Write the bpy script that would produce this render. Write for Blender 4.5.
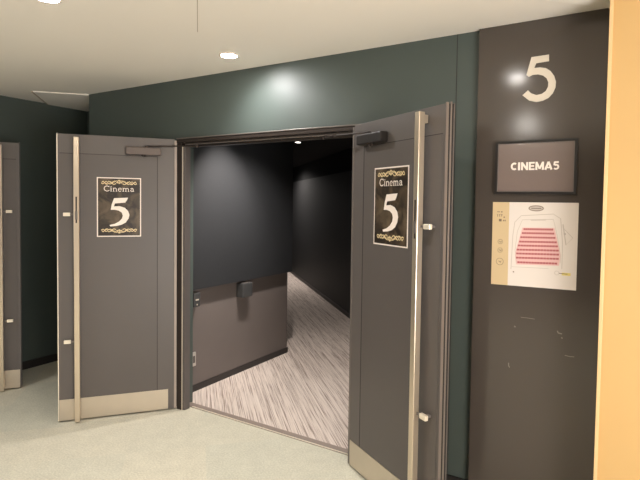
import bpy, math, random
from mathutils import Vector, Matrix
for o in list(bpy.data.objects):
    bpy.data.objects.remove(o, do_unlink=True)
SC = bpy.context.scene
COL = SC.collection
PI = math.pi

# ------------------------------------------------------------------ camera, world, exposure
cam_d = bpy.data.cameras.new('camera')
cam = bpy.data.objects.new('camera', cam_d); COL.objects.link(cam)
cam_d.sensor_width = 36.0
cam_d.lens = 507.03 / 640 * 36
cam_d.shift_y = -17.66 / 640
cam_d.clip_start = 0.02
r_ = Vector((0.85224973, 0.52296352, 0.01339979))
u_ = Vector((-0.03158265, 0.02586736, 0.99916636))
f_ = Vector((-0.52218094, 0.85196246, -0.03856202))
cam.matrix_world = Matrix(((r_.x, u_.x, -f_.x, 2.03759781), (r_.y, u_.y, -f_.y, -2.81818441),
                           (r_.z, u_.z, -f_.z, 1.64457783), (0, 0, 0, 1)))
SC.camera = cam
w = bpy.data.worlds.new('world'); SC.world = w; w.use_nodes = True
w.node_tree.nodes['Background'].inputs[0].default_value = (1.0, 0.86, 0.74, 1)
w.node_tree.nodes['Background'].inputs[1].default_value = 0.10
vs = SC.view_settings
vs.view_transform = 'Standard'; vs.look = 'None'; vs.gamma = 1.0; vs.use_curve_mapping = False
vs.exposure = 0.06
LOBBY_W = 38.0
LOBBY_COL = (1.0, 0.985, 0.985)
# added unseen fill lamps standing in for foyer light: two soft points, one wide area
gl = bpy.data.lights.new('fill_point', 'POINT'); gl.energy = 70.0; gl.color = (1.0, 0.985, 0.985); gl.shadow_soft_size = 0.45
go = bpy.data.objects.new('fill_point', gl); COL.objects.link(go); go.location = (4.3, -2.9, 1.5)
al = bpy.data.lights.new('fill_area', 'AREA'); al.energy = 150.0; al.color = (1.0, 0.985, 0.985); al.shape = 'RECTANGLE'; al.size = 2.4; al.size_y = 1.6
ao = bpy.data.objects.new('fill_area', al); COL.objects.link(ao); ao.location = (4.5, -3.0, 0.8)
g2 = bpy.data.lights.new('fill_point', 'POINT'); g2.energy = 26.0; g2.color = (1.0, 0.985, 0.985); g2.shadow_soft_size = 0.45
go2 = bpy.data.objects.new('fill_point', g2); COL.objects.link(go2); go2.location = (-1.5, -4.4, 1.4)
ao.rotation_euler = Vector((-0.72, 0.16, 0.68)).to_track_quat('-Z', 'Y').to_euler()
INNER_COL = (1.0, 0.92, 0.86)

# ------------------------------------------------------------------ helpers
def lin(c):
    return tuple(((v / 255) / 12.92 if v / 255 <= 0.04045 else ((v / 255 + 0.055) / 1.055) ** 2.4) for v in c)

def mat(name, rgb, rough=0.6, metal=0.0, spec=0.5, noise=None, bump=None, emit=None, coat=0.0, aniso=0.0):
    """noise = (scale, amount), bump = (scale, strength, distance)"""
    m = bpy.data.materials.new(name); m.use_nodes = True
    nt = m.node_tree; b = nt.nodes['Principled BSDF']
    c = (*lin(rgb), 1)
    b.inputs['Base Color'].default_value = c
    b.inputs['Roughness'].default_value = rough
    b.inputs['Metallic'].default_value = metal
    b.inputs['Specular IOR Level'].default_value = spec
    b.inputs['Coat Weight'].default_value = coat
    if emit:
        b.inputs['Emission Color'].default_value = (*emit[0], 1); b.inputs['Emission Strength'].default_value = emit[1]
    tc = nt.nodes.new('ShaderNodeTexCoord')
    if noise:
        n = nt.nodes.new('ShaderNodeTexNoise'); n.inputs['Scale'].default_value = noise[0]; n.inputs['Detail'].default_value = 6
        nt.links.new(tc.outputs['Object'], n.inputs['Vector'])
        mx = nt.nodes.new('ShaderNodeMix'); mx.data_type = 'RGBA'
        a = noise[1]
        mx.inputs[6].default_value = tuple(v * (1 - a) for v in c[:3]) + (1,)
        mx.inputs[7].default_value = tuple(min(1, v * (1 + a)) for v in c[:3]) + (1,)
        nt.links.new(n.outputs['Fac'], mx.inputs[0]); nt.links.new(mx.outputs[2], b.inputs['Base Color'])
    if bump:
        n2 = nt.nodes.new('ShaderNodeTexNoise'); n2.inputs['Scale'].default_value = bump[0]; n2.inputs['Detail'].default_value = 4
        nt.links.new(tc.outputs['Object'], n2.inputs['Vector'])
        bp = nt.nodes.new('ShaderNodeBump'); bp.inputs['Strength'].default_value = bump[1]; bp.inputs['Distance'].default_value = bump[2]
        nt.links.new(n2.outputs['Fac'], bp.inputs['Height']); nt.links.new(bp.outputs['Normal'], b.inputs['Normal'])
    return m

class MB:
    def __init__(s): s.v = []; s.f = []; s.sm = False
    def box(s, x0, x1, y0, y1, z0, z1):
        if x0 > x1: x0, x1 = x1, x0
        if y0 > y1: y0, y1 = y1, y0
        b = len(s.v)
        s.v += [(x, y, z) for z in (z0, z1) for y in (y0, y1) for x in (x0, x1)]
        for q in ((0,2,3,1),(4,5,7,6),(0,1,5,4),(2,6,7,3),(0,4,6,2),(1,3,7,5)): s.f.append([b+i for i in q])
        return s
    def prism(s, foot, z0, z1):
        """vertical prism on a footprint of (x, y)"""
        a = sum(foot[i][0]*foot[(i+1)%len(foot)][1]-foot[(i+1)%len(foot)][0]*foot[i][1] for i in range(len(foot)))
        if a < 0: foot = foot[::-1]
        b = len(s.v); n = len(foot)
        s.v += [(x, y, z0) for x, y in foot] + [(x, y, z1) for x, y in foot]
        s.f.append([b+i for i in range(n)][::-1]); s.f.append([b+n+i for i in range(n)])
        for i in range(n): j = (i+1) % n; s.f.append([b+i, b+j, b+n+j, b+n+i])
        return s
    def plate(s, poly, y0, y1):
        """upright plate: polygon of (x, z), from y0 (front) to y1 (back)"""
        a = sum(poly[i][0]*poly[(i+1)%len(poly)][1]-poly[(i+1)%len(poly)][0]*poly[i][1] for i in range(len(poly)))
        if a < 0: poly = poly[::-1]
        b = len(s.v); n = len(poly)
        s.v += [(x, y0, z) for x, z in poly] + [(x, y1, z) for x, z in poly]
        s.f.append([b+i for i in range(n)]); s.f.append([b+n+i for i in range(n)][::-1])
        for i in range(n): j = (i+1) % n; s.f.append([b+i, b+n+i, b+n+j, b+j])
        return s
    def ribbon(s, pts, width, y0, y1, closed=False):
        """flat stroke of given width (number or list) along (x, z) points"""
        n = len(pts); L = []; R = []
        for i in range(n):
            if closed: p, q = pts[(i-1) % n], pts[(i+1) % n]
            else: p, q = pts[max(i-1, 0)], pts[min(i+1, n-1)]
            dx, dz = q[0]-p[0], q[1]-p[1]; l = math.hypot(dx, dz) or 1
            wd = (width[i] if isinstance(width, (list, tuple)) else width) / 2
            # miter
            if 0 < i < n-1 or closed:
                a = pts[(i-1) % n]; c = pts[(i+1) % n]
                d1 = Vector((pts[i][0]-a[0], pts[i][1]-a[1])); d2 = Vector((c[0]-pts[i][0], c[1]-pts[i][1]))
                if d1.length > 0 and d2.length > 0:
                    cs = max(0.45, math.sqrt(max(0, (1 + d1.normalized().dot(d2.normalized())) / 2))); wd /= cs
            nx, nz = -dz/l*wd, dx/l*wd
            L.append((pts[i][0]+nx, pts[i][1]+nz)); R.append((pts[i][0]-nx, pts[i][1]-nz))
        rng = range(n if closed else n-1)
        for i in rng:
            j = (i+1) % n
            s.plate([R[i], R[j], L[j], L[i]], y0, y1)
        return s
    def cyl(s, p, q, r, n=16, r2=None):
        p = Vector(p); q = Vector(q); d = (q-p).normalized(); r2 = r if r2 is None else r2
        a = d.orthogonal().normalized(); c = d.cross(a); b = len(s.v)
        for k in range(n):
            t = 2*PI*k/n; s.v.append(tuple(p + (a*math.cos(t)+c*math.sin(t))*r))
        for k in range(n):
            t = 2*PI*k/n; s.v.append(tuple(q + (a*math.cos(t)+c*math.sin(t))*r2))
        s.f.append([b+i for i in range(n)][::-1]); s.f.append([b+n+i for i in range(n)])
        for i in range(n): j = (i+1) % n; s.f.append([b+i, b+j, b+n+j, b+n+i])
        return s
    def ring(s, cx, cy, z0, z1, ro, ri, n=40):
        b = len(s.v)
        for z in (z0, z1):
            for r in (ro, ri):
                s.v += [(cx+r*math.cos(2*PI*k/n), cy+r*math.sin(2*PI*k/n), z) for k in range(n)]
        for k in range(n):
            j = (k+1) % n; o0, i0, o1, i1 = b, b+n, b+2*n, b+3*n
            s.f += [[o0+k, i0+k, i0+j, o0+j], [o1+k, o1+j, i1+j, i1+k], [o0+k, o0+j, o1+j, o1+k], [i0+k, i1+k, i1+j, i0+j]]
        return s
    def build(s, name, m, parent=None, bevel=0, seg=2):
        me = bpy.data.meshes.new(name); me.from_pydata(s.v, [], s.f); me.update()
        me.materials.append(m)
        o = bpy.data.objects.new(name, me); COL.objects.link(o)
        if parent: o.parent = parent
        if bevel:
            bv = o.modifiers.new('bevel', 'BEVEL'); bv.width = bevel; bv.segments = seg; bv.limit_method = 'ANGLE'
        return o

def tag(o, label=None, cat=None, group=None, kind=None):
    if label: o['label'] = label
    if cat: o['category'] = cat
    if group: o['group'] = group
    if kind: o['kind'] = kind
    return o
def empty(name, loc=(0, 0, 0), rz=0):
    o = bpy.data.objects.new(name, None); COL.objects.link(o); o.location = loc; o.rotation_euler = (0, 0, rz)
    o.empty_display_size = 0.1
    return o
def arc(cx, cz, r, a0, a1, n=12, rz=None):
    rz = rz or r
    return [(cx+r*math.cos(math.radians(a0+(a1-a0)*k/n)), cz+rz*math.sin(math.radians(a0+(a1-a0)*k/n))) for k in range(n+1)]

# ------------------------------------------------------------------ materials
M = {}
M['green'] = mat('dark_green_wall', (74, 83, 79), 0.47, noise=(3, .05), bump=(260, .12, .001))
M['ceil'] = mat('ceiling_paint', (243, 237, 227), 0.8, noise=(2, .02))
M['ceil2'] = mat('ceiling_board_light', (246, 241, 232), 0.75)
M['seam'] = mat('ceiling_seam', (182, 168, 150), 0.8)
M['orange'] = mat('orange_wall', (200, 164, 108), 0.5, noise=(4, .03), bump=(150, .1, .001))
M['orange_trim'] = mat('orange_corner_guard', (228, 190, 140), 0.4)
M['gloss'] = mat('dark_gloss_panel', (75, 68, 62), 0.15, spec=.55, noise=(2.0, .06), bump=(6, .03, .004))
M['door'] = mat('door_laminate', (88, 82, 79), 0.42, noise=(5, .04), bump=(300, .08, .0006))
M['doorrail'] = mat('door_laminate_rail', (92, 86, 83), 0.42, noise=(5, .04))
M['groove'] = mat('dark_groove', (38, 33, 31), 0.7)
M['steel'] = mat('brushed_steel', (208, 197, 182), 0.34, metal=.85, noise=(8, .06))
M['steelhandle'] = mat('brushed_handle_steel', (214, 200, 180), 0.28, metal=.8)
M['bright'] = mat('bright_metal', (236, 226, 208), 0.35, metal=.45)
M['strip'] = mat('edge_metal', (116, 109, 104), 0.4, metal=.3)
M['bronze'] = mat('dark_bronze_frame', (58, 50, 46), 0.35, metal=.4)
M['frame'] = mat('grey_frame', (98, 92, 90), 0.4, metal=.2)
M['threshold'] = mat('threshold_metal', (150, 136, 126), 0.5, metal=.2)
M['hingestrip'] = mat('pale_hinge_strip', (158, 146, 136), 0.55)
M['rubber'] = mat('black_rubber', (26, 23, 22), 0.7)
M['closer'] = mat('closer_housing', (92, 82, 77), 0.4, metal=.3)
M['closershade'] = mat('closer_housing_shaded', (44, 40, 38), 0.4, metal=.3)  # same housing, its colour darkened for the shade on the right leaf
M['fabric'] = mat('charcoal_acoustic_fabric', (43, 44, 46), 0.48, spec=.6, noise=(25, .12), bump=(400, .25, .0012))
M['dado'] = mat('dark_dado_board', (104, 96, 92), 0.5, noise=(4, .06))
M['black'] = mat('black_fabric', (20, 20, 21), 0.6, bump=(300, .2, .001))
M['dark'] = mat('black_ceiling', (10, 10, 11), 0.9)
M['base'] = mat('dark_baseboard', (42, 38, 36), 0.5)
M['white'] = mat('white_print', (240, 228, 218), 0.5)
M['gold'] = mat('gold_print', (226, 204, 158), 0.45)
M['num'] = mat('satin_metal_numeral', (222, 212, 196), 0.45, metal=.2)
M['box'] = mat('black_holder', (66, 66, 66), 0.35)
M['switch'] = mat('brushed_switch', (200, 196, 188), 0.35, metal=.6)
M['paper'] = mat('poster_paper', (222, 212, 203), 0.5)
M['paperband'] = mat('poster_tan_band', (206, 182, 142), 0.5)
M['pink'] = mat('poster_pink', (222, 180, 174), 0.5)
M['red'] = mat('poster_red', (172, 92, 96), 0.5)
M['greyink'] = mat('poster_grey_ink', (192, 180, 168), 0.5)
M['darkink'] = mat('poster_dark_ink', (120, 100, 84), 0.5)
M['yellowink'] = mat('poster_yellow_ink', (222, 204, 120), 0.5)
M['signface'] = mat('sign_glass_face', (120, 106, 100), 0.22, noise=(3, .1), coat=.5)
M['signframe'] = mat('sign_frame', (28, 23, 20), 0.4)
M['lens'] = mat('downlight_lens', (255, 250, 240), 0.4, emit=((1, .95, .89), 130))
M['lens_small'] = mat('small_downlight_lens', (255, 250, 240), 0.4, emit=((1, .92, .84), 12))
M['trimring'] = mat('downlight_ring', (238, 228, 212), 0.5)
M['scuff'] = mat('pale_scuff', (112, 104, 95), 0.6)

def lobby_carpet():
    m = mat('green_beige_carpet', (190, 184, 166), 0.95, spec=.1)
    nt = m.node_tree; b = nt.nodes['Principled BSDF']; N = nt.nodes.new; K = nt.links.new
    tc = N('ShaderNodeTexCoord')
    mp = N('ShaderNodeMapping'); mp.inputs['Rotation'].default_value = (0, 0, PI/4); K(tc.outputs['Object'], mp.inputs[0])
    br = N('ShaderNodeTexBrick'); br.offset = 0; br.inputs['Scale'].default_value = 1
    br.inputs['Brick Width'].default_value = .5; br.inputs['Row Height'].default_value = .5; br.inputs['Mortar Size'].default_value = .0
    br.inputs['Color1'].default_value = (*lin((190, 188, 172)), 1); br.inputs['Color2'].default_value = (*lin((197, 192, 174)), 1)
    K(mp.outputs[0], br.inputs['Vector'])
    n = N('ShaderNodeTexNoise'); n.inputs['Scale'].default_value = 90; n.inputs['Detail'].default_value = 5; K(tc.outputs['Object'], n.inputs['Vector'])
    n3 = N('ShaderNodeTexNoise'); n3.inputs['Scale'].default_value = 9; n3.inputs['Detail'].default_value = 4; K(tc.outputs['Object'], n3.inputs['Vector'])
    ad = N('ShaderNodeMath'); ad.operation = 'MULTIPLY_ADD'; K(n3.outputs['Fac'], ad.inputs[0]); ad.inputs[1].default_value = .35; K(n.outputs['Fac'], ad.inputs[2])
    mr = N('ShaderNodeMapRange'); mr.inputs[1].default_value = .35; mr.inputs[2].default_value = 1.0; mr.inputs[3].default_value = .76; mr.inputs[4].default_value = 1.2
    K(ad.outputs[0], mr.inputs[0])
    mx = N('ShaderNodeMix'); mx.data_type = 'RGBA'; mx.blend_type = 'MULTIPLY'; mx.inputs[0].default_value = 1
    K(br.outputs['Color'], mx.inputs[6]); K(mr.outputs[0], mx.inputs[7]); K(mx.outputs[2], b.inputs['Base Color'])
    bp = N('ShaderNodeBump'); bp.inputs['Strength'].default_value = .5; bp.inputs['Distance'].default_value = .004
    n2 = N('ShaderNodeTexNoise'); n2.inputs['Scale'].default_value = 220; K(tc.outputs['Object'], n2.inputs['Vector']); K(n2.outputs['Fac'], bp.inputs['Height']); K(bp.outputs[0], b.inputs['Normal'])
    return m
def striped_carpet():
    m = mat('striped_corridor_carpet', (190, 165, 152), 0.95, spec=.1)
    nt = m.node_tree; b = nt.nodes['Principled BSDF']; N = nt.nodes.new; K = nt.links.new
    tc = N('ShaderNodeTexCoord')
    mp = N('ShaderNodeMapping'); mp.inputs['Rotation'].default_value = (0, 0, -PI/4); K(tc.outputs['Object'], mp.inputs[0])
    # after the turn, local y runs along the stripes
    sp = N('ShaderNodeSeparateXYZ'); K(mp.outputs[0], sp.inputs[0])
    def streak(sx, sy, seed):
        cb = N('ShaderNodeCombineXYZ')
        a = N('ShaderNodeMath'); a.operation = 'MULTIPLY'; a.inputs[1].default_value = sx; K(sp.outputs[0], a.inputs[0]); K(a.outputs[0], cb.inputs[0])
        c = N('ShaderNodeMath'); c.operation = 'MULTIPLY'; c.inputs[1].default_value = sy; K(sp.outputs[1], c.inputs[0]); K(c.outputs[0], cb.inputs[1])
        cb.inputs[2].default_value = seed
        n = N('ShaderNodeTexNoise'); n.inputs['Scale'].default_value = 1; n.inputs['Detail'].default_value = 3; K(cb.outputs[0], n.inputs['Vector'])
        return n
    s1 = streak(STREAK_ACROSS, STREAK_ALONG, 1.3); s2 = streak(STREAK_ACROSS*2.3, STREAK_ALONG*4, 7.1)
    ad = N('ShaderNodeMath'); ad.operation = 'ADD'; K(s1.outputs['Fac'], ad.inputs[0]); K(s2.outputs['Fac'], ad.inputs[1])
    cr = N('ShaderNodeValToRGB'); cr.color_ramp.elements[0].position = .41; cr.color_ramp.elements[1].position = .62
    cr.color_ramp.elements[0].color = (*lin((144, 130, 122)), 1); cr.color_ramp.elements[1].color = (*lin((222, 210, 200)), 1)
    e = cr.color_ramp.elements.new(.48); e.color = (*lin((202, 188, 178)), 1)
    hf = N('ShaderNodeMath'); hf.operation = 'MULTIPLY'; hf.inputs[1].default_value = .5; K(ad.outputs[0], hf.inputs[0])
    K(hf.outputs[0], cr.inputs[0]); K(cr.outputs[0], b.inputs['Base Color'])
    bp = N('ShaderNodeBump'); bp.inputs['Strength'].default_value = .4; bp.inputs['Distance'].default_value = .003; K(ad.outputs[0], bp.inputs['Height']); K(bp.outputs[0], b.inputs['Normal'])
    return m
def poster_black():
    m = mat('poster_marbled_dark', (60, 50, 40), 0.35, spec=.4)
    nt = m.node_tree; b = nt.nodes['Principled BSDF']; N = nt.nodes.new; K = nt.links.new
    tc = N('ShaderNodeTexCoord'); n = N('ShaderNodeTexNoise'); n.inputs['Scale'].default_value = 9; n.inputs['Detail'].default_value = 5; n.inputs['Distortion'].default_value = 1.2
    K(tc.outputs['Object'], n.inputs['Vector'])
    cr = N('ShaderNodeValToRGB'); cr.color_ramp.elements[0].position = .4; cr.color_ramp.elements[1].position = .68
    cr.color_ramp.elements[0].color = (*lin((42, 34, 27)), 1); cr.color_ramp.elements[1].color = (*lin((98, 84, 66)), 1)
    K(n.outputs['Fac'], cr.inputs[0]); K(cr.outputs[0], b.inputs['Base Color'])
    return m
STREAK_ACROSS, STREAK_ALONG = 120.0, .9
M['carpet'] = lobby_carpet(); M['stripe'] = striped_carpet(); M['marble'] = poster_black()

# ------------------------------------------------------------------ setting
HC = 2.587; HI = 2.46
def struct(o, label, cat): return tag(o, label, cat, kind='structure')
XR, YB = 5.0, -6.5
struct(MB().prism([(-2.95, YB), (XR, YB), (XR, .055), (-2.1, .055), (-2.1, .5), (-2.95, .5)], -.06, 0).build('floor', M['carpet']),
       'short green-beige lobby carpet in front of the cinema doors', 'floor')
struct(MB().prism([(-1.3, .120), (1.05, .120), (1.05, 1.35), (-5.1, 7.5), (-5.7, 6.1), (-1.3, 1.75)], -.06, 0).build('floor_corridor', M['stripe']),
       'pinkish striped carpet in the dark corridor beyond the open doors', 'floor')
struct(MB().box(-2.95, XR+.1, YB-.1, .5, HC, HC+.08).build('ceiling', M['ceil']), 'beige painted lobby ceiling with round downlights', 'ceiling')
struct(MB().prism([(-1.3, .14), (1.05, .14), (1.05, 1.55), (-5.1, 7.7), (-5.9, 6.1), (-1.3, 1.75)], HI, HI+.06).build('ceiling_corridor', M['dark']),
       'black ceiling of the dark corridor', 'ceiling')
# entrance wall: left pier, over-door, right pier
a = MB(); a.box(-2.135, -.978, 0, .14, 0, HC); a.box(-.978, .665, 0, .14, 2.122, HC); a.box(.665, 1.945, 0, .14, 0, HC); a.box(-2.135, -2.0, .14, .5, 0, HC)
struct(a.build('wall_entrance', M['green']), 'dark green wall around and above the open cinema doors', 'wall')
struct(MB().box(-3.03, -2.912, YB, .6, 0, HC).build('wall_left', M['green']), 'dark green wall at the far left behind the doors', 'wall')
struct(MB().box(-2.912, -2.135, .5, .6, 0, HC).build('wall_recess', M['green']), 'narrow dark green wall at the back of the corner recess', 'wall')
struct(MB().box(-2.912, -2.897, -.2, .5, 0, .075).build('baseboard_left', M['base']), 'black baseboard on the left green wall', 'baseboard')
struct(MB().box(.7, 1.312, -.012, 0, 0, .102).build('baseboard_entrance', M['base']), 'black baseboard on the green wall behind the right door', 'baseboard')
struct(MB().box(1.1865, 1.1895, -.0015, 0, .08, HC).build('trim_1', M['groove']), 'thin dark vertical joint in the green wall', 'trim')
struct(MB().box(1.314, 1.921, -.03, 0, 0, HC-.001).build('wall_panel', M['gloss'], bevel=.002), 'dark brown glossy wall panel behind the big numeral and signs', 'wall')
struct(MB().box(1.9455, XR, -.25, .14, 0, HC).build('wall_orange', M['orange']), 'bright orange painted wall at the right edge', 'wall')
struct(MB().box(1.9308, 1.9455, -.262, -.225, 0, HC-.001).build('trim_2', M['orange_trim'], bevel=.002),
       'pale orange corner strip on the edge of the orange wall beside the dark panel', 'trim')
struct(MB().box(XR, XR+.1, YB, .14, 0, HC).build('wall_right', M['orange']), 'orange side wall of the lobby', 'wall')
struct(MB().prism([(-2.451, -.324), (-2.135, -.008), (-2.135, .5), (-2.912, .5), (-2.912, .085)], HC-.008, HC).build('trim_3', M['ceil2']),
       'pale triangular ceiling board over the left corner recess', 'trim')
struct(MB().prism([(-2.451, -.324), (-2.461, -.334), (-2.912, .065), (-2.912, .085)], HC-.010, HC).build('trim_4', M['seam']),
       'dark seam along the triangular ceiling board', 'trim')
struct(MB().prism([(1.40, -.568), (1.925, -.043), (2.6, -.73), (2.1, -1.25)], HC-.010, HC).build('trim_5', M['ceil2']),
       'pale ceiling board edge beside the orange wall', 'trim')
struct(MB().prism([(.752, -1.548), (.754, -1.545), (-.052, -.739), (-.055, -.741)], HC-.001, HC).build('trim_6', M['seam']),
       'fine diagonal seam in the lobby ceiling', 'trim')
# corridor walls
a = MB(); a.prism([(-1.3, .14), (-1.139, .14), (-1.139, 1.70), (-5.40, 5.961), (-5.47, 5.89), (-1.3, 1.63)], 0, .895)
struct(a.build('wall_corridor_dado', M['dado']), 'brownish grey lower wall inside the corridor on the left', 'wall')
a = MB(); a.prism([(-1.3, .14), (-1.079, .14), (-1.079, 1.70), (-1.139, 1.76), (-5.40, 6.021), (-5.47, 5.95), (-1.3, 1.63)], .895, HI)
struct(a.build('wall_corridor_left', M['fabric']), 'charcoal fabric upper wall inside the corridor on the left', 'wall')
struct(MB().prism([(-1.139, .14), (-1.127, .14), (-1.127, 1.705), (-1.139, 1.717)], 0, .055).build('baseboard_corridor', M['base']), 'black baseboard under the corridor dado on the left', 'baseboard')
k = .06
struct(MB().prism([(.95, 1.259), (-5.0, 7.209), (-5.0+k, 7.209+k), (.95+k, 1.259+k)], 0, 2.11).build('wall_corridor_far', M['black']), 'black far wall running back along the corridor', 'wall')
k = .16
struct(MB().prism([(.95+.05, 1.259+.05), (-5.0+.05, 7.209+.05), (-5.0+k, 7.209+k), (.95+k, 1.259+k)], 2.11, HI).build('wall_corridor_upper', M['dark']), 'set back black band over the far corridor wall', 'wall')
struct(MB().prism([(.95, 1.259), (-5.0, 7.209), (-5.0-.01, 7.209-.01), (.95-.01, 1.259-.01)], 0, .06).build('baseboard_far', M['base']), 'black baseboard along the far corridor wall', 'baseboard')
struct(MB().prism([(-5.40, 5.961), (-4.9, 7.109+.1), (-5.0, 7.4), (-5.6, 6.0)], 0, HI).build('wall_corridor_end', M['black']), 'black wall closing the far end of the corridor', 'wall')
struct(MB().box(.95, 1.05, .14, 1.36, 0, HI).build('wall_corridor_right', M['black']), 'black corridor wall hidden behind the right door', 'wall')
# threshold
th = struct(MB().box(-.978, .665, .055, .120, -.06, .005).build('trim_7', M['threshold']), 'low metal threshold strip between lobby and corridor carpet', 'trim')
th2 = MB().box(-.90, .60, .0555, .066, .005, .0072).build('threshold_edge', M['bright'], th)
# door frame
fr = struct(MB().box(-.978, -.930, -.030, .04, 0, 2.12).build('door_frame', M['bronze'], bevel=.003), 'dark bronze metal frame around the open double doors', 'door frame')
MB().box(-.930, -.903, -.020, .036, 0, 2.07).build('jamb_lining', M['frame'], fr, bevel=.002)
MB().box(-.9305, -.9265, -.026, -.020, 0, 2.07).build('jamb_highlight', M['bright'], fr)  # bright strip paints the thin highlight along the jamb corner
MB().box(.600, .665, -.020, .036, 0, 2.07).build('jamb_lining', M['frame'], fr, bevel=.002)
MB().box(-.978, .665, -.040, 0, 2.092, 2.120).build('head_casing', M['bronze'], fr, bevel=.003)
MB().box(-.978, .665, -.046, 0, 2.1205, 2.1285).build('head_highlight', M['strip'], fr, bevel=.002)  # lighter strip stands in for light caught on the head's top edge
a = MB(); a.box(-.903, .600, -.022, .12, 2.070, 2.0915); a.box(-.903, .600, .0, .06, 2.062, 2.070)
a.build('head_lining', M['bronze'], fr, bevel=.003)
MB().box(-.903, .600, -.0235, -.0222, 2.074, 2.079).build('head_bead', M['strip'], fr)

# ------------------------------------------------------------------ door leaves
def leaf(name, H, F, s, label, width=.8156, closer='closer', arm=True, kick=.045, gr=(.124, .128)):
    """x runs from the hinge to the free edge; s is the sign of local y that faces the lobby camera"""
    H = Vector(H); F = Vector(F); t = (F-H).normalized(); rz = math.atan2(t.y, t.x)
    def bx(x0, x1, d0, d1, z0, z1, mb=None):
        return (mb or MB()).box(x0, x1, s*d0, s*d1, z0, z1)
    Z0, Z1 = .010, 2.12
    o = bx(0, width, -.040, 0, Z0, Z1).build(name, M['doorrail'], bevel=.002)
    o.location = (H.x, H.y, 0); o.rotation_euler = (0, 0, rz)
    tag(o, label, 'door', kind='structure')
    bx(gr[1], .800, 0, .003, .170, 1.978).build('face_panel', M['door'], o)
    g = bx(gr[0], gr[1], 0, .0012, .170, 1.982); bx(.128, .800, 0, .0012, 1.978, 1.982, g); g.build('groove', M['groove'], o)
    bx(kick, width-.004, .000, .0045, .012, .168).build('kick_plate', M['steel'], o, bevel=.001)
    h = bx(.667, .703, .030, .066, .014, 2.094).build('pull_handle', M['steelhandle'], o, bevel=.003)
    m = MB()
    for z in (.06, 2.062): bx(.678, .695, .0045, .032, z-.02, z+.02, m)
    m.build('standoff', M['steelhandle'], h)
    bx(.680, .690, .066, .0672, 1.475, 1.665).build('latch_slot', M['bronze'], h)
    bx(.677, .694, .066, .068, 1.50, 1.56).build('lock_cylinder', M['strip'], h, bevel=.004)
    for z in (1.536, .606):
        gb = bx(.728, .774, .030, .050, z-.013, z+.013).build('guard_bracket', M['bright'], h, bevel=.003)
        bx(.702, .728, .036, .046, z-.006, z+.006).build('bracket_arm', M['strip'], h)
        bx(.740, .762, .0, .030, z-.006, z+.006).build('bracket_foot', M['strip'], h)
    # free edge: metal angle, rubber seals
    e = bx(width, width+.004, -.016, 0.001, Z0, Z1+.006).build('edge_strip', M['strip'], o, bevel=.001)
    bx(width-.002, width+.0045, .0, .0025, Z0, Z1).build('edge_bead', M['bright'] if s > 0 else M['frame'], o)
    bx(width, width+.002, -.026, -.016, Z0, Z1).build('edge_seal', M['rubber'], o)
    bx(width, width+.004, -.036, -.026, Z0, Z1+.010).build('edge_strip', M['strip'], o, bevel=.001)
    bx(width, width+.002, -.046, -.036, Z0, Z1).build('edge_seal', M['rubber'], o)
    bx(width-.03, width+.004, -.052, -.046, Z0, Z1+.004).build('edge_strip', M['frame'], o)
    # hinge edge
    bx(-.018, .000, -.02, .0015, Z0, Z1-.01).build('hinge_strip', M['hingestrip'] if s > 0 else M['strip'], o)
    # closer
    c = bx(.100, .352, .0, .050, 1.986, 2.044).build('closer_body', M[closer], o, bevel=.006, seg=3)
    MB().cyl((.216, s*.028, 1.972), (.216, s*.028, 1.987), .010).cyl((.236, s*.028, 1.974), (.236, s*.028, 1.987), .008).build('closer_valve', M['bronze'], c)
    MB().cyl((.205, s*.028, 2.044), (.205, s*.028, 2.056), .013).build('closer_spindle', M['bronze'], c)
    if arm:
        inv = Matrix.Translation((H.x, H.y, 0)) @ Matrix.Rotation(rz, 4, 'Z'); inv.invert()
        el = inv @ Vector((arm[0][0], arm[0][1], 2.058)); en = inv @ Vector((arm[1][0], arm[1][1], 2.058))
        am = MB(); am.cyl((.205, s*.028, 2.054), el, .0055, 10); am.cyl(el+Vector((0, 0, -.006)), el+Vector((0, 0, .010)), .010, 12)
        am.build('closer_arm', M['bronze'], c)
        MB().cyl(el+Vector((0, 0, .004)), en+Vector((0, 0, .004)), .0055, 10).cyl(en+Vector((0, 0, -.004)), en+Vector((0, 0, .024)), .013, 12).build('closer_link', M['bronze'], c)
    return o
HL, FL = (-.9872, -.05), (-1.5062, -.6792)
HR, FR = (.5807, -.05), (1.2799, -.4661)
leaf('door_1', HL, FL, 1, 'left grey leaf of the open double doors, swung out past its jamb', arm=((-.955, -.09), (-.80, .0)))
leaf('door_2', HR, FR, -1, 'right grey leaf of the open double doors, nearest the camera', closer='closershade', kick=.006, gr=(.110, .120), arm=((.47, -.10), (.33, .0)))
leaf('door_3', (-2.93+.012, -1.12), (-2.44+.012, -.463), -1, 'grey door leaf standing open at the left edge of the view', width=.819, arm=None)

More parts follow.
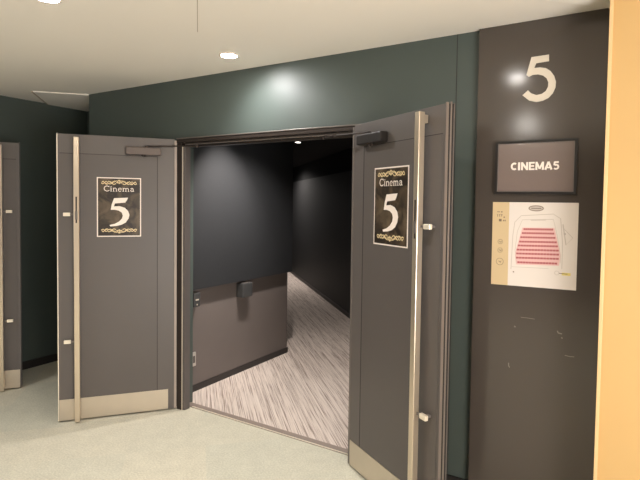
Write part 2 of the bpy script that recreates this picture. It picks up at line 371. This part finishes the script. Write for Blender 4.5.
# ------------------------------------------------------------------ cinema notices on the leaves
SERIF = {   # strokes on a unit-high cell: list of (points, width)
 'C': (.78, [(arc(.42, .5, .36, 45, 318, 18, .45), .13), ([(.68, .72), (.70, .96)], .07), ([(.68, .28), (.72, .10)], .05)]),
 'i': (.34, [([(.17, .02), (.17, .62)], .13), ([(.04, .02), (.30, .02)], .05), ([(.05, .61), (.2, .61)], .05), ([(.10, .82), (.24, .82)], .13)]),
 'n': (.70, [([(.16, .02), (.16, .62)], .13), ([(.04, .02), (.29, .02)], .05), ([(.04, .61), (.2, .61)], .05), (arc(.34, .38, .19, 160, 0, 8, .22)+[(.53, .02)], .11), ([(.41, .02), (.66, .02)], .05)]),
 'e': (.58, [([(.08, .36), (.50, .36)], .05), (arc(.29, .32, .22, 10, 320, 14, .29), .10)]),
 'm': (1.04, [([(.16, .02), (.16, .62)], .13), ([(.04, .02), (.29, .02)], .05), ([(.04, .61), (.2, .61)], .05), (arc(.33, .38, .17, 160, 0, 8, .22)+[(.50, .02)], .11), ([(.39, .02), (.62, .02)], .05), (arc(.67, .38, .17, 160, 0, 8, .22)+[(.84, .02)], .11), ([(.73, .02), (.97, .02)], .05)]),
 'a': (.60, [(arc(.26, .44, .17, 160, 0, 7, .18)+[(.43, .10), (.55, .04)], .11), (arc(.26, .19, .17, 70, 330, 10, .16), .09)]),
}
SANS = {
 'C': (.78, [(arc(.41, .5, .29, 50, 310, 16, .37), .22)]),
 'I': (.36, [([(.17, 0), (.17, 1)], .24)]),
 'N': (.86, [([(.14, 0), (.14, 1)], .22), ([(.70, 0), (.70, 1)], .22), ([(.14, .90), (.70, .10)], .24)]),
 'E': (.72, [([(.14, 0), (.14, 1)], .22), ([(.14, .90), (.66, .90)], .20), ([(.14, .5), (.60, .5)], .18), ([(.14, .10), (.66, .10)], .20)]),
 'M': (1.0, [([(.14, 0), (.14, 1)], .22), ([(.84, 0), (.84, 1)], .22), ([(.16, .95), (.49, .12)], .20), ([(.82, .95), (.49, .12)], .20)]),
 'A': (.88, [([(.10, 0), (.43, .98)], .23), ([(.76, 0), (.43, .98)], .23), ([(.24, .27), (.62, .27)], .17)]),
 '5': (.72, [([(.62, .90), (.18, .90)], .20), ([(.20, .96), (.15, .52)], .18), (arc(.34, .33, .25, 130, -140, 14, .25), .20)]),
 '1': (.45, [([(.25, 0), (.25, 1)], .16), ([(.08, .78), (.25, .95)], .14)]),
 '7': (.6, [([(.05, .92), (.55, .92)], .16), ([(.52, .9), (.22, 0)], .16)]),
}
def lettering(mb, text, x0, z0, wide, high, y0, y1, table):
    total = sum(table[c][0] for c in text); sx = wide/total; x = x0; q = 0
    for c in text:
        adv, strokes = table[c]
        for pts, wd in strokes:
            q += 1
            mb.ribbon([(x+p[0]*sx, z0+p[1]*high) for p in pts], wd*(sx+high)/2*(.84 if table is SERIF else 1), y0-q*.000003, y1)
        x += adv*sx
def flourish(mb, cz, y0, y1, flip):
    """symmetric scrolls; flip = 1 arches up, -1 hangs down"""
    for sd in (-1, 1):
        for k, (cx, cr) in enumerate(((.112, .0120), (.088, .0150), (.062, .0125), (.038, .0150))):
            a0 = 200 if k % 2 else -20
            pts = []
            for i in range(15):
                t = i/14; rr = cr*(1-.65*t); an = math.radians(a0 + (330*t if k % 2 else -330*t))
                pts.append((sd*(cx+rr*math.cos(an)), cz+flip*(rr*math.sin(an))))
            mb.ribbon(pts, [.0058-.0026*i/14 for i in range(15)], y0, y1)
        pts = [(sd*(.122-.010*i), cz+flip*(.010*math.sin(i*1.55)-.001+.006*(i/11)**2)) for i in range(12)]
        mb.ribbon(pts, .0040, y0-.00003, y1)
        mb.ribbon([(sd*(.020+.008*math.cos(a)), cz+flip*(.006+.008*math.sin(a))) for a in [i*.5 for i in range(10)]], .0035, y0-.00005, y1)
    mb.ribbon([(.011*math.cos(i*PI/8), cz+flip*.007+.011*math.sin(i*PI/8)) for i in range(17)], .0042, y0-.00006, y1)
    mb.ribbon([(0, cz-flip*.010), (0, cz+flip*.022)], .006, y0-.00007, y1)
DIG = [(205,28),(352,20),(340,48),(322,74),(214,84),(203,116),(262,112),(318,130),(352,164),(366,206),(356,246),(326,288),(282,312),(228,325),(165,330),(158,314),(215,300),(258,276),(288,244),(296,212),(284,180),(252,160),(212,152),(170,152),(180,96)]
def notice(H, F, s, tc_, zc, wd, ht, label):
    H = Vector(H); F = Vector(F); t = (F-H).normalized(); n = Vector((-t.y, t.x))*s      # towards the camera
    p = H + t*tc_ + n*.0032
    xd = -t if s > 0 else t
    root = MB().box(-wd/2, wd/2, -.0010, -.0001, -ht/2, ht/2).build('cinema_poster', M['white'])
    root.location = (p.x, p.y, zc); root.rotation_euler = (0, 0, math.atan2(xd.y, xd.x))
    tag(root, label, 'poster', 'posters on the door leaves')
    b = .0075
    MB().box(-wd/2+b, wd/2-b, -.0014, -.0010, -ht/2+b, ht/2-b).build('printed_panel', M['marble'], root)
    for zc_, fl in ((ht/2-.038, 1), (-ht/2+.046, -1)):
        g = MB(); flourish(g, zc_, -.0018, -.0014, fl); g.build('gold_scrollwork', M['gold'], root)
    l = MB(); lettering(l, 'Cinema', -.107, ht/2-.104, .214, .042, -.0019, -.0014, SERIF); l.build('lettering', M['white'], root)
    d = MB(); d.plate([((px-28)/462*wd-wd/2, ht/2-(py+192)/632*ht) for px, py in DIG], -.0019, -.0014); d.build('numeral', M['white'], root)
    return root
notice(HL, FL, 1, .399, 1.591, .309, .443, 'black and gold cinema number poster on the left door leaf')
notice(HR, FR, -1, .3925, 1.6295, .317, .433, 'black and gold cinema number poster on the right door leaf')

# ------------------------------------------------------------------ things on the glossy panel
FIVE = [(1.6625, 2.4018), (1.6634, 2.3692), (1.6037, 2.3662), (1.5947, 2.3431), (1.6222, 2.3433), (1.6496, 2.3362), (1.6716, 2.3197), (1.689, 2.2938), (1.6978, 2.264), (1.6967, 2.2353), (1.6855, 2.2076), (1.6659, 2.1863), (1.6392, 2.1743), (1.6098, 2.1711), (1.5748, 2.1818), (1.5424, 2.2108), (1.5685, 2.2342), (1.5843, 2.217), (1.6088, 2.2058), (1.6341, 2.2091), (1.6528, 2.2218), (1.6623, 2.2426), (1.6631, 2.2643), (1.6544, 2.2856), (1.637, 2.3014), (1.6128, 2.3094), (1.5887, 2.3094), (1.5701, 2.302), (1.5586, 2.3129), (1.5806, 2.4)]
tag(MB().plate(FIVE, -.034, -.0302).build('wall_numeral', M['num']), 'large pale metal number 5 high on the dark glossy panel', 'numeral')
# framed sign
sg = MB().box(1.430, 1.795, -.042, -.0302, 1.716, 1.966).build('cinema_sign', M['signface'])
tag(sg, 'dark framed rectangular sign with white cinema lettering below the big numeral', 'sign')
a = MB(); X0, X1, Z0, Z1, b = 1.4185, 1.8065, 1.703, 1.978, .0125
a.box(X0, X1, -.050, -.0302, Z1-b, Z1); a.box(X0, X1, -.050, -.0302, Z0, Z0+b); a.box(X0, X0+b, -.050, -.0302, Z0+b, Z1-b); a.box(X1-b, X1, -.050, -.0302, Z0+b, Z1-b)
a.build('frame', M['signframe'], sg)
a = MB(); c = .0028; X0 += b; X1 -= b; Z0 += b; Z1 -= b
a.box(X0, X1, -.0455, -.042, Z1-c, Z1); a.box(X0, X1, -.0455, -.042, Z0, Z0+c); a.box(X0, X0+c, -.0455, -.042, Z0+c, Z1-c); a.box(X1-c, X1, -.0455, -.042, Z0+c, Z1-c)
a.build('inner_bead', M['strip'], sg)
a = MB(); lettering(a, 'CINEMA5', 1.496, 1.826, .232, .041, -.0430, -.042, SANS); a.build('lettering', M['white'], sg)
# seating chart
ch = MB().plate([(1.409, 1.661), (1.818, 1.661), (1.818, 1.228), (1.410, 1.2225)], -.0312, -.0302).build('seating_chart', M['paper'])
tag(ch, 'square paper seating chart with red seat rows on the dark panel', 'poster')
y0, y1 = -.0316, -.0312
MB().plate([(1.409, 1.661), (1.493, 1.661), (1.495, 1.2237), (1.410, 1.2225)], y0, y1).build('tan_band', M['paperband'], ch)
MB().plate([(1.560, 1.530), (1.712, 1.534), (1.744, 1.40), (1.738, 1.345), (1.534, 1.337), (1.527, 1.39)], y0, y1).build('seat_area', M['pink'], ch)
ROWS = [((1.5661, 1.5221), (1.7072, 1.5253)), ((1.5588, 1.5016), (1.713, 1.5053)), ((1.5516, 1.4798), (1.7189, 1.4842)), ((1.5466, 1.4569), (1.7258, 1.462)), ((1.5403, 1.4362), (1.7316, 1.4421)), ((1.5353, 1.4144), (1.7364, 1.421)), ((1.5336, 1.3939), (1.738, 1.401)), ((1.533, 1.3722), (1.7376, 1.3796)), ((1.5404, 1.3488), (1.731, 1.3554))]
for p, q in ROWS:
    a = MB(); n = 14
    for i in range(n):
        f0 = i/n; f1 = (i+.90)/n
        P = lambda f: (p[0]+(q[0]-p[0])*f, p[1]+(q[1]-p[1])*f)
        (xa, za), (xb, zb) = P(f0), P(f1)
        a.plate([(xa, za-.0048), (xb, zb-.0048), (xb, zb+.0048), (xa, za+.0048)], y0-.0004, y0)
    a.build('seat_row', M['red'], ch)
a = MB()
a.ribbon([(1.5096, 1.3103), (1.514, 1.4853), (1.5224, 1.5575), (1.553, 1.5918), (1.7049, 1.6036), (1.7391, 1.5815), (1.7508, 1.4617), (1.7515, 1.3296)], .0030, y0, y1)
a.ribbon([(1.5372, 1.3425), (1.527, 1.41), (1.5361, 1.5102), (1.5592, 1.5706), (1.7057, 1.5771), (1.7235, 1.5063), (1.7434, 1.40), (1.7434, 1.3578)], .0022, y0-.0001, y1)
a.ribbon([(1.7503, 1.5532), (1.7667, 1.4511), (1.7964, 1.4868), (1.7508, 1.5361)], .0022, y0-.0002, y1, closed=True)
a.ribbon([(1.60, 1.569), (1.672, 1.572)], .003, y0-.0001, y1)
a.ribbon([(1.512, 1.323), (1.69, 1.327)], .0020, y0-.0001, y1)
a.ribbon(arc(1.729, 1.308, .010, 0, 330, 12), .002, y0-.0001, y1)
a.build('plan_outline', M['greyink'], ch)
a = MB(); a.plate(arc(1.6238, 1.631, .038, 0, 345, 20, .0165), y0, y1); a.build('emblem', M['greyink'], ch)
a = MB(); a.ribbon(arc(1.6238, 1.631, .034, 0, 360, 20, .0125), .003, y0-.0003, y0); a.ribbon([(1.60, 1.631), (1.648, 1.631)], .004, y0-.0003, y0)
a.build('emblem_ring', M['darkink'], ch)
a = MB(); a.ribbon([(1.432, 1.6095), (1.446, 1.6095)], .0035, y0-.0004, y0); a.ribbon([(1.452, 1.6095), (1.459, 1.6095)], .006, y0-.0004, y0)
lettering(a, '117', 1.430, 1.584, .030, .013, y0-.0004, y0, SANS)
a.box(1.4655, 1.4715, y0-.0004, y0, 1.578, 1.585)
a.box(1.442, 1.456, y0-.0004, y0, 1.559, 1.572); a.box(1.463, 1.468, y0-.0004, y0, 1.560, 1.568); a.box(1.471, 1.476, y0-.0004, y0, 1.560, 1.568)
a.build('seat_count_print', M['darkink'], ch)
for cz, r in ((1.452, .012), (1.407, .012), (1.346, .018)):
    a = MB(); a.ribbon(arc(1.452, cz, r, 0, 360, 16), .0020, y0-.0004, y0); a.ribbon([(1.446, cz+.003), (1.455, cz-.004), (1.459, cz+.004)], .003, y0-.0004, y0)
    a.build('round_icon', M['darkink'], ch)
MB().box(1.519, 1.526, y0-.0004, y0, 1.294, 1.300).build('exit_mark', M['darkink'], ch)
a = MB(); a.ribbon([(1.757, 1.509), (1.757, 1.502)], .002, y0-.0004, y0); a.ribbon([(1.763, 1.509), (1.763, 1.502)], .002, y0-.0004, y0); a.build('exit_mark', M['darkink'], ch)
MB().ribbon([(1.738, 1.307), (1.778, 1.306)], .003, y0-.0005, y0).build('caption_print', M['darkink'], ch)
MB().box(1.752, 1.792, y0-.0002, y1, 1.298, 1.312).build('yellow_highlight', M['yellowink'], ch)
# pale scuffs on the panel
sc = MB()
for pts, wd in (([(1.5644, 1.062), (1.60, 1.0625), (1.6326, 1.061)], .0028), ([(1.534, 1.012), (1.540, 1.006)], .006), ([(1.740, 1.016), (1.7442, 1.006), (1.7621, 1.003)], .006),
                ([(1.758, .985), (1.765, .981)], .006), ([(1.7773, .8976), (1.80, .895), (1.8194, .8969)], .004), ([(1.5105, .812), (1.5115, .795), (1.517, .788)], .0045)):
    sc.ribbon(pts, wd, -.0305, -.0301)
sc = sc.build('scuff_mark', M['scuff']); sc.parent = bpy.data.objects['wall_panel']

# ------------------------------------------------------------------ door holders and switch inside
xi = -1.139
b1 = MB().box(xi+.0005, xi+.055, .255, .330, .745, .865).build('door_holder', M['box'], bevel=.006)
tag(b1, 'small black wall box close behind the left door frame', 'door holder')
MB().box(xi+.055, xi+.058, .275, .310, .80, .812).build('contact_plate', M['bright'], b1)
MB().cyl((xi+.054, .292, .765), (xi+.057, .292, .765), .006).build('screw', M['bright'], b1)
b2 = MB().box(xi+.0005, xi+.085, .855, 1.000, .735, .872).build('door_holder', M['box'], bevel=.008)
tag(b2, 'black wall box standing out below the fabric wall, further in', 'door holder')
MB().box(xi+.010, xi+.075, .865, .99, .872, .8735).build('top_edge', M['strip'], b2)
s1 = MB().box(xi+.0005, xi+.016, .272, .322, .225, .345).build('wall_outlet', M['switch'], bevel=.004)
tag(s1, 'small bright metal wall outlet low behind the left door frame', 'outlet')
MB().box(xi+.016, xi+.018, .285, .309, .255, .315).build('socket_cover', M['frame'], s1)

# ------------------------------------------------------------------ downlights
def downlight(x, y, H, label, group, power, color, r=.052, spot=2.2, blend=.8, lens=None, tilt=(0, 0), depth=.006):
    o = MB().ring(x*0, 0, -.006, 0, r+.010, r).build('ceiling_downlight', M['trimring'])
    o.location = (x, y, H-.0005)
    tag(o, label, 'downlight', group)
    MB().cyl((0, 0, -depth), (0, 0, -.001), r*.92, 32, r).build('lens', lens or M['lens'], o)
    ld = bpy.data.lights.new('downlight_beam', 'SPOT'); ld.energy = power; ld.color = color; ld.spot_size = spot; ld.spot_blend = blend; ld.shadow_soft_size = r*.8
    l = bpy.data.objects.new('downlight_beam', ld); COL.objects.link(l); l.parent = o; l.location = (0, 0, -.030); l.rotation_euler = (tilt[0], tilt[1], 0)
    return o
G = 'round downlights in the lobby ceiling'
downlight(-.200, -.316, HC, 'round ceiling downlight right in front of the wall over the doors', G, LOBBY_W*.75, LOBBY_COL, spot=2.4, blend=1, tilt=(.35, -.35), depth=.006)
downlight(-.317, -1.44, HC, 'round ceiling downlight cut by the top edge of the view', G, LOBBY_W, LOBBY_COL)
downlight(1.292, -1.20, HC, 'round ceiling downlight above and left of the camera', G, LOBBY_W, LOBBY_COL)
for i, (x, y) in enumerate(((1.004, -3.371), (-1.9, -2.6), (-.4, -3.9), (3.1, -2.6), (2.6, -4.6), (.6, -5.4), (-2.0, -5.0))):
    downlight(x, y, HC, 'round ceiling downlight in the lobby behind the camera', G, LOBBY_W*(2.5 if i == 1 else 1), LOBBY_COL, depth=.045 if i == 0 else .006)
G2 = 'small downlights in the corridor ceiling'
downlight(-1.82, 2.88, HI, 'tiny lit spot in the black corridor ceiling', G2, 9, INNER_COL, r=.035, lens=M['lens_small'])
downlight(-.47, .78, HI, 'corridor downlight hidden just behind the door head', G2, 120, INNER_COL, r=.035, lens=M['lens_small'])
downlight(-4.45, 5.80, HI, 'corridor downlight far down behind the left wall', G2, 170, INNER_COL, r=.035, spot=2.9, blend=1)
downlight(-.52, .52, HI, 'unseen wall washer added behind the door head for the corridor wall glow', G2, 150, INNER_COL, r=.035, lens=M['lens_small'], spot=1.15, blend=1, tilt=(.08, .56))  # second lamp, added only to brighten the patch on the fabric wall
